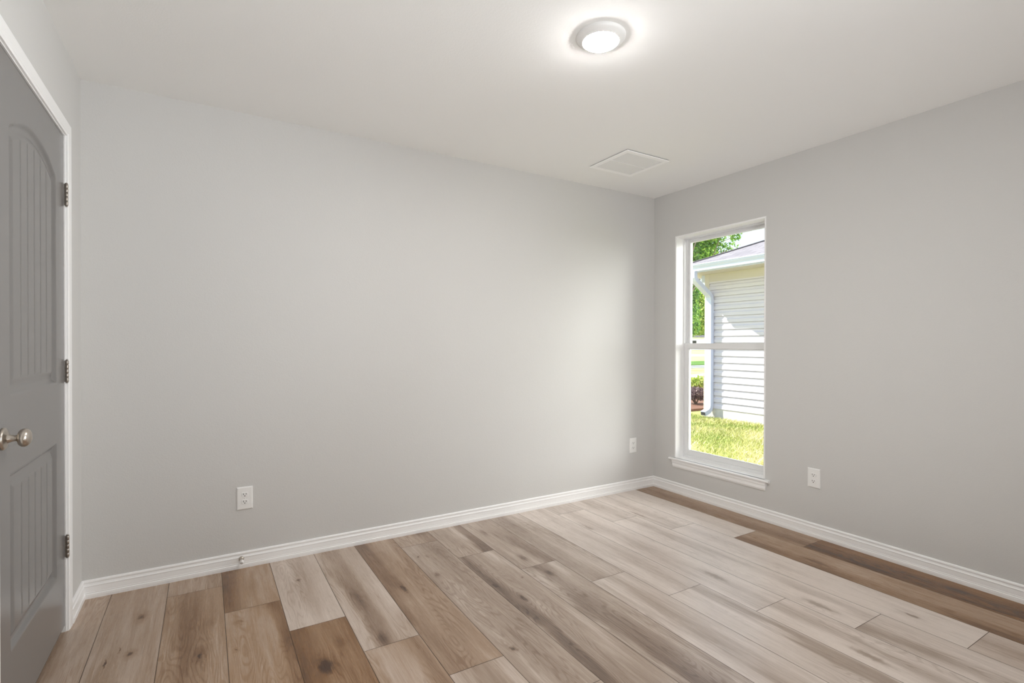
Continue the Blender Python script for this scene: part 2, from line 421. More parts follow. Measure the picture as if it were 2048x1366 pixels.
# ------------------------------------------------------------------ room shell
TH = 0.14
DY0, DY1, DZ1 = 1.957, 2.778, 2.066            # door opening in the left wall
def wall(name, mb, label):
    return tag(mb.build(name, M['wall']), label, kind='structure')
JT = 0.018                                       # jamb thickness
mb = MB()
hy0, hy1, hz1 = DY0 - JT, DY1 + JT, DZ1 + JT
mb.box(XL - TH, XL, YF - .1, hy0, 0, HC); mb.box(XL - TH, XL, hy1, YB + TH, 0, HC); mb.box(XL - TH, XL, hy0, hy1, hz1, HC)
wall('wall_left', mb, 'grey painted wall holding the grey door')
mb = MB(); mb.box(XL, XR, YB, YB + TH, 0, HC); wall('wall_back', mb, 'long blank grey wall with two outlets')
mb = MB()
mb.box(XR, XR + TH, YF - .1, WY0, 0, HC); mb.box(XR, XR + TH, WY1, YB + TH, 0, HC)
mb.box(XR, XR + TH, WY0, WY1, 0, WZ0); mb.box(XR, XR + TH, WY0, WY1, WZ1, HC)
wall('wall_right', mb, 'grey wall holding the tall window')
mb = MB(); mb.box(XL, XR, YF - .1, YF, 0, HC); wall('wall_front', mb, 'grey wall behind the viewer')
mb = MB(); mb.box(XL - TH, XR + TH, YF - .1, YB + TH, HC, HC + .12)
tag(mb.build('ceiling', M['ceiling']), 'flat white painted ceiling', kind='structure')
mb = MB(); mb.box(XL - TH - .04, XL - TH - .01, DY0 - .1, DY1 + .1, 0, 2.3)          # closet back behind the door
tag(mb.build('wall_closet', M['dark']), 'dark closet behind the door', kind='structure')

BB = [(0, 0), (.0150, 0), (.0158, .012), (.0150, .021), (.0125, .0235), (.0130, .0275), (.0118, .031), (.0105, .054), (.0118, .0565), (.0112, .060),
      (.0085, .0625), (.0068, .070), (.0085, .0735), (.0088, .0785), (.0065, .0835), (.0025, .0855), (0, .0855)]
mb = MB(); mb.prism(BB, (XL, 0, 0), (1, 0, 0), (0, 0, 1), (0, 1, 0), 2.8405, YB, 0, -1)
tag(mb.build('baseboard_left', M['trim']), 'short white baseboard between door casing and corner', kind='structure')
mb = MB(); mb.prism(BB, (0, YB, 0), (0, -1, 0), (0, 0, 1), (1, 0, 0), XL, XR, 1, -1)
tag(mb.build('baseboard_back', M['trim']), 'white baseboard along the long back wall', kind='structure')
mb = MB(); mb.prism(BB, (XR, 0, 0), (-1, 0, 0), (0, 0, 1), (0, 1, 0), YF, YB, 0, -1)
tag(mb.build('baseboard_right', M['trim']), 'white baseboard under the window', kind='structure')

# ------------------------------------------------------------------ door, casing, hinges, knob
DX = XL - 0.0034                                  # door face
CW = 0.057
CAS = [(0, 0), (0, .008), (.006, .0095), (.010, .0085), (.013, .0105), (.044, .0125), (.052, .012), (.057, .009), (.057, 0)]   # (across from the inner edge, out of the wall)
mb = MB()
iy0, iy1, iz1 = DY0 - .004, DY1 + .004, DZ1 + .004
mb.prism(CAS, (XL, iy1, 0), (0, 1, 0), (1, 0, 0), (0, 0, 1), 0, iz1, 0, 1)
mb.prism(CAS, (XL, iy0, 0), (0, -1, 0), (1, 0, 0), (0, 0, 1), 0, iz1, 0, 1)
mb.prism(CAS, (XL, 0, iz1), (0, 0, 1), (1, 0, 0), (0, 1, 0), iy0, iy1, -1, 1)
tag(mb.build('trim_1', M['trim']), 'white casing round the grey door', kind='structure')
mb = MB()
mb.box(XL - TH, XL + .0005, DY1, DY1 + JT, 0, DZ1 + JT); mb.box(XL - TH, XL + .0005, DY0 - JT, DY0, 0, DZ1 + JT); mb.box(XL - TH, XL + .0005, DY0, DY1, DZ1, DZ1 + JT)
mb.box(XL - .06, XL - .042, DY1 - .011, DY1, 0, DZ1); mb.box(XL - .06, XL - .042, DY0, DY0 + .011, 0, DZ1); mb.box(XL - .06, XL - .042, DY0 + .011, DY1 - .011, DZ1 - .011, DZ1)
tag(mb.build('trim_2', M['trim']), 'white jamb lining the door opening', kind='structure')

def smooth(a, b, x):
    q = np.clip((x - a) / (b - a), 0, 1); return q * q * (3 - 2 * q)
def build_door():
    y0, y1, z0, z1 = DY0 + .003, DY1 - .003, 0.030, DZ1 - .003
    ny, nz = 300, 520
    ys = np.linspace(y0, y1, ny); zs = np.linspace(z0, z1, nz)
    Y, Z = np.meshgrid(ys, zs)
    pl, pr = y0 + .128, y1 - .128; pc = (pl + pr) / 2; hw = (pr - pl) / 2
    def panel(bot, top, arch):
        tz = top + arch * (1 - ((Y - pc) / hw) ** 2)
        # distance to the arched top, corrected for slope
        sl = np.sqrt(1 + (2 * arch * (Y - pc) / hw ** 2) ** 2)
        d = np.minimum(np.minimum(Y - pl, pr - Y), np.minimum(Z - bot, (tz - Z) / sl))
        h = -0.0115 * smooth(0.0, 0.020, d) + 0.0080 * smooth(0.028, 0.054, d)
        g = np.zeros_like(Y)
        for k in range(1, 6):
            gy = pl + .050 + (2 * hw - .100) * k / 6
            g = np.maximum(g, np.clip(1 - np.abs(Y - gy) / .0048, 0, 1))
        return h - 0.0048 * g * smooth(.052, .062, d)
    H = panel(1.045, 1.862, .070) + panel(0.272, 0.812, 0.0)
    vs = np.stack([DX + H, Y, Z], -1).reshape(-1, 3)
    idx = np.arange(ny * nz).reshape(nz, ny)
    fs = np.stack([idx[:-1, :-1], idx[:-1, 1:], idx[1:, 1:], idx[1:, :-1]], -1).reshape(-1, 4)
    loop = list(idx[0, :]) + list(idx[1:, -1]) + list(idx[-1, -2::-1]) + list(idx[-2:0:-1, 0])
    nb = len(vs); bk = vs[loop].copy(); bk[:, 0] = DX - .035
    n = len(loop); fl = [tuple(f) for f in fs]
    fl += [(loop[i], nb + i, nb + (i + 1) % n, loop[(i + 1) % n]) for i in range(n)]
    fl.append(tuple(nb + i for i in range(n)))
    me = bpy.data.meshes.new('door_1'); me.from_pydata([tuple(v) for v in np.vstack([vs, bk])], [], fl)
    sm = [True] * len(fs) + [False] * (n + 1); me.polygons.foreach_set('use_smooth', sm)
    me.materials.append(M['door'])
    o = link(bpy.data.objects.new('door_1', me))
    return tag(o, 'grey two panel door with arched grooved upper panel', kind='structure')
door = build_door()
# hinges: leaf edge, barrel of five knuckles with a pin
for hz in (1.823, 1.088, 0.357):
    mb = MB(); hy = DY1 + .0005; hx = XL + .0055
    for k in range(5):
        a = hz - .0445 + k * .0178
        mb.lathe([(.0052, a + .0006), (.0058, a + .0012), (.0058, a + .0166), (.0052, a + .0172)], (hx, hy, 0), (0, 0, 1), 20)
    mb.box(XL - .002, XL + .0045, hy - .0026, hy + .0026, hz - .0445, hz + .0445)
    h = mb.build('hinge', M['hinge'], door); h['label'] = 'satin nickel hinge'
    mb = MB(); mb.lathe([(.001, hz - .050), (.0045, hz - .0475), (.0045, hz - .045)], (hx, hy, 0), (0, 0, 1), 16)
    mb.lathe([(.0045, hz + .045), (.0045, hz + .0475), (.001, hz + .050)], (hx, hy, 0), (0, 0, 1), 16)
    mb.build('hinge_pin', M['hinge'], h)
KY, KZ = 2.0195, 0.928
mb = MB()
mb.lathe([(.014, .004), (.0135, .012), (.0118, .016), (.0098, .021), (.0090, .029), (.0100, .033), (.0150, .0345), (.0205, .0365), (.0245, .0405), (.0266, .0455),
          (.0268, .0495), (.0252, .0545), (.0215, .0590), (.0155, .0622), (.008, .0638), (.0005, .0642)], (DX, KY, KZ), (1, 0, 0), 48)
kn = mb.build('door_knob', M['nickel'], door); kn['label'] = 'satin nickel round knob'
mb = MB(); mb.lathe([(.0325, 0), (.0325, .0035), (.0312, .0065), (.0275, .0085), (.0205, .0105), (.0165, .0120), (.0140, .0125)], (DX, KY, KZ), (1, 0, 0), 48)
mb.build('knob_rose', M['nickel'], kn)

# ------------------------------------------------------------------ window
win = empty('window_1', (XR, (WY0 + WY1) / 2, WZ0)); tag(win, 'tall narrow white single hung window', kind='structure')
FX = XR + 0.085                                   # face of the vinyl frame
mb = MB(); t_ = .011                              # white lining of the opening
mb.box(XR - .0015, FX, WY1 - t_, WY1, WZ0, WZ1); mb.box(XR - .0015, FX, WY0, WY0 + t_, WZ0, WZ1); mb.box(XR - .0015, FX, WY0 + t_, WY1 - t_, WZ1 - t_, WZ1)
mb.build('window_jamb', M['trim'], win)
ly0, ly1, lz1 = WY0 + t_, WY1 - t_, WZ1 - t_
lz0 = WZ0 + .010
def ring(mb, x0, x1, y0, y1, z0, z1, sy, sb, st, bev=.0015):
    mb.box(x0, x1, y0, y0 + sy, z0, z1, bev); mb.box(x0, x1, y1 - sy, y1, z0, z1, bev)
    mb.box(x0, x1, y0 + sy, y1 - sy, z0, z0 + sb, bev); mb.box(x0, x1, y0 + sy, y1 - sy, z1 - st, z1, bev)
mb = MB()
ring(mb, FX, FX + .085, WY0, WY1, WZ0, WZ1, .0185, .024, .0185)
mb.box(FX + .034, FX + .040, WY1 - .028, WY1 - .0185, 1.2, WZ1 - .0185); mb.box(FX + .034, FX + .040, WY0 + .0185, WY0 + .028, 1.2, WZ1 - .0185)
mb.build('window_frame', M['vinyl'], win)
fy0, fy1, fz0, fz1 = WY0 + .0185, WY1 - .0185, WZ0 + .024, WZ1 - .0185
MZ0, MZ1 = 1.168, 1.212                           # meeting rail
mb = MB(); ring(mb, FX + .004, FX + .032, fy0, fy1, fz0, MZ1, .034, .036, MZ1 - MZ0, .002)
g0, g1 = fy0 + .034, fy1 - .034
ring(mb, FX + .010, FX + .026, g0, g1, fz0 + .036, MZ0, .005, .005, .005, .001)
ls = mb.build('lower_sash', M['vinyl'], win)
mb = MB(); mb.box(FX + .018, FX + .021, g0 + .005, g1 - .005, fz0 + .041, MZ0 - .005); mb.build('glass_pane', M['glass'], ls)
mb = MB(); ring(mb, FX + .042, FX + .070, fy0, fy1, MZ0 + .002, fz1, .026, .040, .026, .002)
us = mb.build('upper_sash', M['vinyl'], win)
mb = MB(); mb.box(FX + .054, FX + .057, fy0 + .026, fy1 - .026, MZ0 + .042, fz1 - .026); mb.build('glass_pane', M['glass'], us)
# stool with horns and apron
SP = [(-.085, 0), (.018, 0), (.024, -.002), (.027, -.006), (.027, -.012), (.024, -.016), (.018, -.018), (-.085, -.018)]
mb = MB(); mb.box(XR - .012, FX + .001, WY0 + .001, WY1 - .001, WZ0 - .016, WZ0 + .001)
mb.prism([(0, 0), (.018, 0), (.024, -.002), (.027, -.006), (.027, -.012), (.024, -.016), (.018, -.018), (0, -.018)], (XR, 0, WZ0 + .001), (-1, 0, 0), (0, 0, 1), (0, 1, 0), 2.046, 2.908)
mb.build('window_sill', M['trim'], win)
AP = [(0, 0), (.0165, 0), (.0165, -.010), (.0150, -.020), (.0125, -.026), (.0125, -.046), (.0095, -.052), (.0085, -.057), (0, -.057)]
mb = MB(); mb.prism(AP, (XR, 0, WZ0 - .017), (-1, 0, 0), (0, 0, 1), (0, 1, 0), 2.071, 2.882, 0, 0, -.10, .10)
mb.build('window_apron', M['trim'], win)

# ------------------------------------------------------------------ outlets
def outlet(loc, normal, label):
    o = empty('wall_outlet', loc); tag(o, label, 'outlet', 'duplex outlets on the walls')
    L = Vector(loc); nrm = Vector(normal); t2 = Vector((0, 0, 1)).cross(nrm)
    def P(a, b_, d): return L + t2 * a + Vector((0, 0, b_)) + nrm * d
    mb = MB(); hw, hh = .0385, .0605
    def ringv(k, d): return [P(-hw + k, -hh + k, d), P(hw - k, -hh + k, d), P(hw - k, hh - k, d), P(-hw + k, hh - k, d)]
    rings = [ringv(0, 0), ringv(0, .0028), ringv(.0016, .0050), ringv(.0055, .0068)]
    vs = [v for r in rings for v in r]; fs = []
    for i in range(3):
        for k in range(4): fs.append((i * 4 + k, i * 4 + (k + 1) % 4, (i + 1) * 4 + (k + 1) % 4, (i + 1) * 4 + k))
    fs += [(0, 3, 2, 1), (12, 13, 14, 15)]
    mb.add(vs, fs); mb.build('cover_plate', M['plastic'], o)
    for cz in (.0195, -.0195):
        pts = []
        for k in range(40):
            a = 2 * math.pi * k / 40; pts.append((.0172 * math.cos(a), max(-.0118, min(.0118, .0172 * math.sin(a)))))
        mb = MB(); n = len(pts)
        vs = [P(u, cz + v, .0060) for u, v in pts] + [P(u, cz + v, .0088) for u, v in pts] + [P(u * .94, cz + v * .94, .0094) for u, v in pts]
        fs = [(i + j * n, (i + 1) % n + j * n, n + (i + 1) % n + j * n, n + i + j * n) for j in range(2) for i in range(n)]
        fs += [tuple(range(2 * n, 3 * n)), tuple(range(n))[::-1]]
        mb.add(vs, fs); rc = mb.build('receptacle', M['plastic'], o)
        mb = MB()
        for (u, v, a, b_) in ((-.0064, .0035, .0013, .0046), (.0064, .0035, .0013, .0038)):
            q = [P(u - a, cz + v - b_, .0090), P(u + a, cz + v - b_, .0090), P(u + a, cz + v + b_, .0090), P(u - a, cz + v + b_, .0090)]
            q2 = [p + nrm * .0007 for p in q]
            mb.add(q + q2, [(0, 1, 2, 3), (4, 5, 6, 7), (0, 1, 5, 4), (1, 2, 6, 5), (2, 3, 7, 6), (3, 0, 4, 7)])
        mb.lathe([(.0027, .0090), (.0027, .0097)], P(0, cz - .0062, 0), nrm, 14)
        mb.build('slots', M['dark'], rc)
    mb = MB(); mb.lathe([(.0032, .0066), (.0032, .0074), (.002, .0080)], P(0, 0, 0), nrm, 16); mb.build('screw', M['plastic'], o)
outlet((0.180, YB, 0.3725), (0, -1, 0), 'white duplex outlet on the long wall above the doorstop')
outlet((3.0255, YB, 0.3675), (0, -1, 0), 'white duplex outlet on the long wall beside the far corner')
outlet((XR, 1.7565, 0.3675), (-1, 0, 0), 'white duplex outlet on the window wall right of the sill')

# ------------------------------------------------------------------ ceiling light
LC = (1.362, 1.577, HC)
li = empty('ceiling_light', LC); tag(li, 'round white flush LED light switched on in the ceiling', 'light')
mb = MB(); mb.lathe([(.0985, 0), (.0985, -.004), (.0970, -.0078), (.0908, -.0126), (.080, -.0190), (.0738, -.0228), (.0716, -.0230), (.0705, -.018), (.0705, -.003)], LC, (0, 0, 1), 64, cap=False)
mb.build('trim_ring', M['plastic'], li)
mb = MB(); mb.lathe([(.0702, -.008), (.0702, -.0226), (.0655, -.0272), (.052, -.0312), (.030, -.0338), (.001, -.0346)], LC, (0, 0, 1), 64)
ln_ = mb.build('lens', M['led'], li); ln_['label'] = 'glowing frosted lens'

# ------------------------------------------------------------------ ceiling vent
VX0, VX1, VY0, VY1 = 2.288, 2.668, 2.392, 2.762
ve = empty('ceiling_vent', ((VX0 + VX1) / 2, (VY0 + VY1) / 2, HC)); tag(ve, 'square white vent grille in the ceiling near the corner', 'vent')
zt, zb = HC, HC - .011
mb = MB(); bw = .032
PR = [(0, -.0045), (0, -.009), (.002, -.011), (bw - .002, -.011), (bw, -.009), (bw, -.0045)]
mb.prism(PR, (VX0, 0, HC), (1, 0, 0), (0, 0, 1), (0, 1, 0), VY0, VY1, 1, -1); mb.prism(PR, (VX1, 0, HC), (-1, 0, 0), (0, 0, 1), (0, 1, 0), VY0, VY1, 1, -1)
mb.prism(PR, (0, VY0, HC), (0, 1, 0), (0, 0, 1), (1, 0, 0), VX0, VX1, 1, -1); mb.prism(PR, (0, VY1, HC), (0, -1, 0), (0, 0, 1), (1, 0, 0), VX0, VX1, 1, -1)
ym = (VY0 + VY1) / 2
mb.box(VX0 + bw, VX1 - bw, ym - .005, ym + .005, HC - .010, HC - .002)
mb.build('vent_frame', M['ventframe'], ve)
mb = MB()
for (a0, a1, b0, b1) in ((VX0 + .003, VX0 + .012, VY0 + .003, VY1 - .003), (VX1 - .012, VX1 - .003, VY0 + .003, VY1 - .003), (VX0 + .012, VX1 - .012, VY0 + .003, VY0 + .012), (VX0 + .012, VX1 - .012, VY1 - .012, VY1 - .003)):
    mb.box(a0, a1, b0, b1, HC - .0046, HC)
mb.build('edge_shade', M['duct'], ve)  # added dark strip imitating shade along the frame edge
mb = MB(); mb.box(VX0 + bw, VX1 - bw, VY0 + bw, VY1 - bw, HC - .0018, HC - .0004); mb.build('duct_backing', M['duct'], ve)
for (a, b_) in ((VY0 + bw, ym - .005), (ym + .005, VY1 - bw)):
    mb = MB(); n = 13
    for k in range(n):
        yy = a + (b_ - a) * (k + .5) / n
        mb.prism([(-.0042, 0), (.0030, -.0060), (.0042, -.0060), (-.0030, 0)], (0, yy, HC - .0025), (0, 1, 0), (0, 0, 1), (1, 0, 0), VX0 + bw, VX1 - bw)
    mb.build('louver_panel', M['grille'], ve)

# ------------------------------------------------------------------ doorstop on the baseboard
ds = empty('door_stop', (0.163, YB - .011, 0.052)); tag(ds, 'small nickel and white doorstop on the baseboard below the outlet', 'doorstop')
mb = MB(); mb.lathe([(.0125, 0), (.0125, .003), (.009, .006), (.0062, .009), (.0055, .030), (.0065, .034)], (.163, YB - .0108, .052), (0, -1, -.05), 24)
mb.build('stop_rod', M['nickel'], ds)
mb = MB(); mb.lathe([(.0070, .031), (.0095, .034), (.0100, .050), (.0085, .055), (.004, .057)], (.163, YB - .0108, .052), (0, -1, -.05), 24)
rt = mb.build('rubber_tip', M['rubber'], ds)
mb = MB(); mb.lathe([(.0022, .0568), (.0022, .0576)], (.163, YB - .0108, .052), (0, -1, -.05), 12); mb.build('screw_hole', M['dark'], rt)

# ================================================================== outdoors
GZ = -0.09
def ground_mat(name, c1, c2, scale, rough=0.9, c3=None):
    m, t, b = newmat(name); b.inputs['Roughness'].default_value = rough; b.inputs['Specular IOR Level'].default_value = 0.1
    g = N(t, 'ShaderNodeNewGeometry'); n = N(t, 'ShaderNodeTexNoise'); n.inputs['Scale'].default_value = scale; n.inputs['Detail'].default_value = 6; n.inputs['Roughness'].default_value = .7
    t.links.new(g.outputs['Position'], n.inputs['Vector'])
    r = N(t, 'ShaderNodeValToRGB'); e = r.color_ramp.elements
    e[0].position = .35; e[0].color = (*c1, 1); e[1].position = .65; e[1].color = (*c2, 1)
    if c3: k = e.new(.78); k.color = (*c3, 1)
    t.links.new(n.outputs['Fac'], r.inputs[0]); t.links.new(r.outputs[0], b.inputs['Base Color'])
    return m
M['lawn'] = ground_mat('lawn', (0.26, 0.28, 0.085), (0.42, 0.41, 0.16), 1.4)
M['soil'] = ground_mat('thatch', (0.20, 0.19, 0.08), (0.36, 0.31, 0.18), 18)
M['asphalt'] = ground_mat('asphalt', (0.17, 0.17, 0.175), (0.21, 0.21, 0.215), 30)
M['concrete'] = ground_mat('concrete', (0.52, 0.51, 0.49), (0.62, 0.61, 0.59), 10)
M['mulch'] = ground_mat('red mulch', (0.10, 0.05, 0.035), (0.24, 0.13, 0.09), 40)
M['shadegrass'] = ground_mat('shade darkened grass', (0.045, 0.10, 0.012), (0.08, 0.16, 0.03), 2)  # tree shade put into the grass colour

def slab(name, x0, x1, y0, y1, z0, z1, mat, label, kind='structure'):
    mb = MB(); mb.box(x0, x1, y0, y1, z0, z1); return tag(mb.build(name, mat), label, kind=kind)
slab('ground', -60, 160, -60, 160, GZ - .3, GZ - .03, M['lawn'], 'wide lawn outside stretching to the street')
slab('lawn_base', 3.75, 7.55, -2.0, 9.0, GZ - .06, GZ - .01, M['soil'], 'straw coloured turf under the side yard grass')
slab('driveway', 6, 40, 12.2, 14.6, GZ - .06, GZ, M['concrete'], 'pale concrete walk beyond the flower bed')
slab('road', -30, 80, 18.6, 20.9, GZ - .06, GZ - .005, M['asphalt'], 'grey asphalt street across the front lawn')
slab('verge', -30, 90, 21.0, 25.5, GZ - .06, GZ + .02, M['shadegrass'], 'shade darkened grass strip beyond the street')
slab('sidewalk', -30, 120, 37, 42, GZ - .06, GZ + .02, M['concrete'], 'pale path far across the lawn')
slab('mulch_bed', 7.75, 12.5, 6.75, 9.6, GZ - .06, GZ + .015, M['mulch'], 'reddish brown mulch bed in front of the neighbour house')

# grass blades of the side yard: nobody could count them
def grass():
    n = 52000
    x = rng.uniform(4.7, 7.62, n * 2); y = rng.uniform(2.6, 7.4, n * 2)
    # only where a strip of yard between the two houses can be seen through the window
    ok = (y > 0.60 * x - .75) & (y < 0.90 * x + .35) & ~((x > 7.52) & (y < 6.1))
    x, y = x[ok][:n], y[ok][:n]; n = len(x)
    patch = np.sin(x * 3.1 + 1.3 * np.sin(y * 2.3)) * np.sin(y * 2.7 + 1.1 * np.sin(x * 1.9))
    h = rng.uniform(.035, .085, n) * (1 - .15 * patch); wd = rng.uniform(.0025, .0055, n)
    a = rng.uniform(0, 2 * np.pi, n); b_ = rng.uniform(0, 2 * np.pi, n); lean = rng.uniform(.1, .9, n) * h
    dx, dy = np.cos(a) * wd, np.sin(a) * wd; lx, ly = np.cos(b_) * lean, np.sin(b_) * lean
    z0 = np.full(n, GZ - .015)
    v = np.empty((n, 5, 3), np.float32)
    v[:, 0] = np.stack([x - dx, y - dy, z0], -1); v[:, 1] = np.stack([x + dx, y + dy, z0], -1)
    v[:, 2] = np.stack([x + dx * .8 + lx * .35, y + dy * .8 + ly * .35, z0 + h * .6], -1); v[:, 3] = np.stack([x - dx * .8 + lx * .35, y - dy * .8 + ly * .35, z0 + h * .6], -1)
    v[:, 4] = np.stack([x + lx, y + ly, z0 + h], -1)
    me = bpy.data.meshes.new('grass')
    base = (np.arange(n) * 5)[:, None]
    faces = np.empty((n, 7), np.int32); faces[:, :4] = base + np.array([0, 1, 2, 3]); faces[:, 4:] = base + np.array([3, 2, 4])
    me.vertices.add(n * 5); me.vertices.foreach_set('co', v.ravel())
    me.loops.add(n * 7); me.loops.foreach_set('vertex_index', faces.ravel())
    me.polygons.add(n * 2)
    ls_ = np.empty((n, 2), np.int32); ls_[:, 0] = np.arange(n) * 7; ls_[:, 1] = ls_[:, 0] + 4
    me.polygons.foreach_set('loop_start', ls_.ravel())
    me.update(calc_edges=True); me.validate()
    col = np.clip(.45 + .28 * patch + rng.normal(0, .22, n), 0, 1)
    at = me.attributes.new('hue', 'FLOAT', 'FACE'); at.data.foreach_set('value', np.repeat(col, 2).astype(np.float32))
    m, t, b = newmat('grass blades'); b.inputs['Roughness'].default_value = .6; b.inputs['Specular IOR Level'].default_value = .2
    A = N(t, 'ShaderNodeAttribute'); A.attribute_name = 'hue'
    r = N(t, 'ShaderNodeValToRGB'); e = r.color_ramp.elements
    e[0].position = .05; e[0].color = (.80, .70, .50, 1); e[1].position = .95; e[1].color = (.24, .34, .06, 1)
    k = e.new(.35); k.color = (.66, .62, .26, 1); k = e.new(.65); k.color = (.48, .50, .14, 1)
    t.links.new(A.outputs['Fac'], r.inputs[0]); t.links.new(r.outputs[0], b.inputs['Base Color'])
    me.materials.append(m)
    tag(link(bpy.data.objects.new('grass', me)), 'yellow green grass blades growing between the two houses', 'grass', kind='stuff')
grass()

# ------------------------------------------------------------------ neighbour house
def siding_mat():
    return paint('beige vinyl siding', (0.61, 0.572, 0.655), 0.55, 0.08, 60)
M['siding'] = siding_mat()
M['soffit'] = paint('beige soffit', (0.56, 0.51, 0.49), 0.6)
M['gutter'] = paint('white aluminium gutter', (0.56, 0.60, 0.80), 0.35)
M['found'] = paint('pale foundation', (0.60, 0.57, 0.54), 0.9, .3, 60, var=.12, vscale=14)
def shingle_mat():
    m, t, b = newmat('roof shingles'); b.inputs['Roughness'].default_value = .9
    g = N(t, 'ShaderNodeTexCoord')
    br = N(t, 'ShaderNodeTexBrick'); br.inputs['Scale'].default_value = 1.0
    br.inputs['Brick Width'].default_value = .30; br.inputs['Row Height'].default_value = .14; br.inputs['Mortar Size'].default_value = .006; br.inputs['Bias'].default_value = 0
    br.inputs['Color1'].default_value = (.20, .178, .19, 1); br.inputs['Color2'].default_value = (.145, .128, .142, 1); br.inputs['Mortar'].default_value = (.06, .052, .06, 1)
    t.links.new(g.outputs['UV'], br.inputs['Vector']); t.links.new(br.outputs['Color'], b.inputs['Base Color'])
    return m
M['shingle'] = shingle_mat()
def brick_mat():
    m, t, b = newmat('pale brick'); b.inputs['Roughness'].default_value = .9
    g = N(t, 'ShaderNodeNewGeometry'); sp = N(t, 'ShaderNodeSeparateXYZ'); cb = N(t, 'ShaderNodeCombineXYZ')
    ad = N(t, 'ShaderNodeMath', operation='ADD')
    t.links.new(g.outputs['Position'], sp.inputs[0]); t.links.new(sp.outputs[0], ad.inputs[0]); t.links.new(sp.outputs[1], ad.inputs[1])
    t.links.new(ad.outputs[0], cb.inputs[0]); t.links.new(sp.outputs[2], cb.inputs[1])
    br = N(t, 'ShaderNodeTexBrick'); br.inputs['Scale'].default_value = 1.0; br.inputs['Brick Width'].default_value = .2; br.inputs['Row Height'].default_value = .075; br.inputs['Mortar Size'].default_value = .008
    br.inputs['Color1'].default_value = (.62, .47, .38, 1); br.inputs['Color2'].default_value = (.52, .38, .31, 1); br.inputs['Mortar'].default_value = (.72, .70, .66, 1)
    t.links.new(cb.outputs[0], br.inputs['Vector']); t.links.new(br.outputs['Color'], b.inputs['Base Color'])
    return m
M['brick'] = brick_mat()

HX, HY1, HY0, HX1 = 7.60, 5.97, 0.5, 15.0         # side wall plane, front corner, rear end, far side
house = empty('house', (HX, HY1, GZ)); tag(house, 'beige sided neighbour house with white gutter outside the window', 'house')
ZS, ZT = 0.085, 2.425                              # bottom and top of the siding wall
EXP = 0.1145
prof = []; z = ZS; k = 0
while z < ZT - .14:                                 # lapped courses
    prof += [(.022, z), (.021, z + .055), (.010, z + .072), (.007, z + EXP - .006), (-.004, z + EXP - .005), (-.004, z + EXP)]; z += EXP
prof = [(u, v) for u, v in prof if v <= ZT - .135]
prof += [(0, ZT), (-.12, ZT), (-.12, ZS)]
mb = MB(); mb.prism(prof, (HX, 0, 0), (-1, 0, 0), (0, 0, 1), (0, 1, 0), HY0, HY1 - .06)
mb.box(HX + .12, HX1, HY0, HY0 + .12, ZS, ZT); mb.box(HX + .12, HX1, HY1 - .12, HY1 - .02, ZS, ZT); mb.box(HX1 - .12, HX1, HY0 + .12, HY1 - .12, ZS, ZT)
mb.build('siding', M['siding'], house)
mb = MB(); mb.box(HX - .022, HX + .08, HY1 - .085, HY1 + .012, ZS, ZT, .004); mb.build('corner_post', M['soffit'], house)
mb = MB(); mb.box(HX - .019, HX, HY0, HY1 - .085, ZT - .135, ZT); mb.build('frieze_board', M['soffit'], house)
mb = MB(); mb.box(HX - .012, HX1 + .01, HY0, HY1 + .01, GZ - .3, ZS); mb.build('foundation', M['found'], house)
mb = MB(); mb.box(HX + .02, HX + 3.5, HY1 + .012, HY1 + .060, GZ - .2, .62); mb.box(HX + .01, HX + 3.5, HY1 + .012, HY1 + .075, .62, .665, .006); mb.build('brick_veneer', M['brick'], house)
mb = MB(); mb.box(HX + .005, HX + 3.5, HY1 + .012, HY1 + .10, ZT - .125, ZT); mb.build('front_frieze', M['gutter'], house)
OV = 0.42; EY1 = 6.32
mb = MB(); ex0, ex1, ey0, ey1 = HX - OV, HX1 + OV, HY0 - OV, EY1
mb.box(ex0, ex1, ey0, ey1, ZT, ZT + .012); mb.build('soffit', M['soffit'], house)
mb = MB()
mb.box(ex0 - .02, ex0, ey0 - .02, ey1 + .02, ZT - .005, ZT + .10); mb.box(ex1, ex1 + .02, ey0 - .02, ey1 + .02, ZT - .005, ZT + .10)
mb.box(ex0, ex1, ey1, ey1 + .02, ZT - .005, ZT + .10); mb.box(ex0, ex1, ey0 - .02, ey0, ZT - .005, ZT + .10)
mb.build('fascia', M['gutter'], house)
GP = [(0, .118), (0, 0), (.070, 0), (.078, .006), (.080, .030), (.086, .055), (.104, .085), (.106, .100), (.116, .104), (.116, .116), (.108, .116), (.098, .104), (.07, .03), (.006, .01), (.006, .118)]
mb = MB(); mb.prism(GP, (ex0 - .02, 0, ZT + .004), (-1, 0, 0), (0, 0, 1), (0, 1, 0), ey0 - .05, ey1 + .05)
mb.build('gutter', M['gutter'], house)
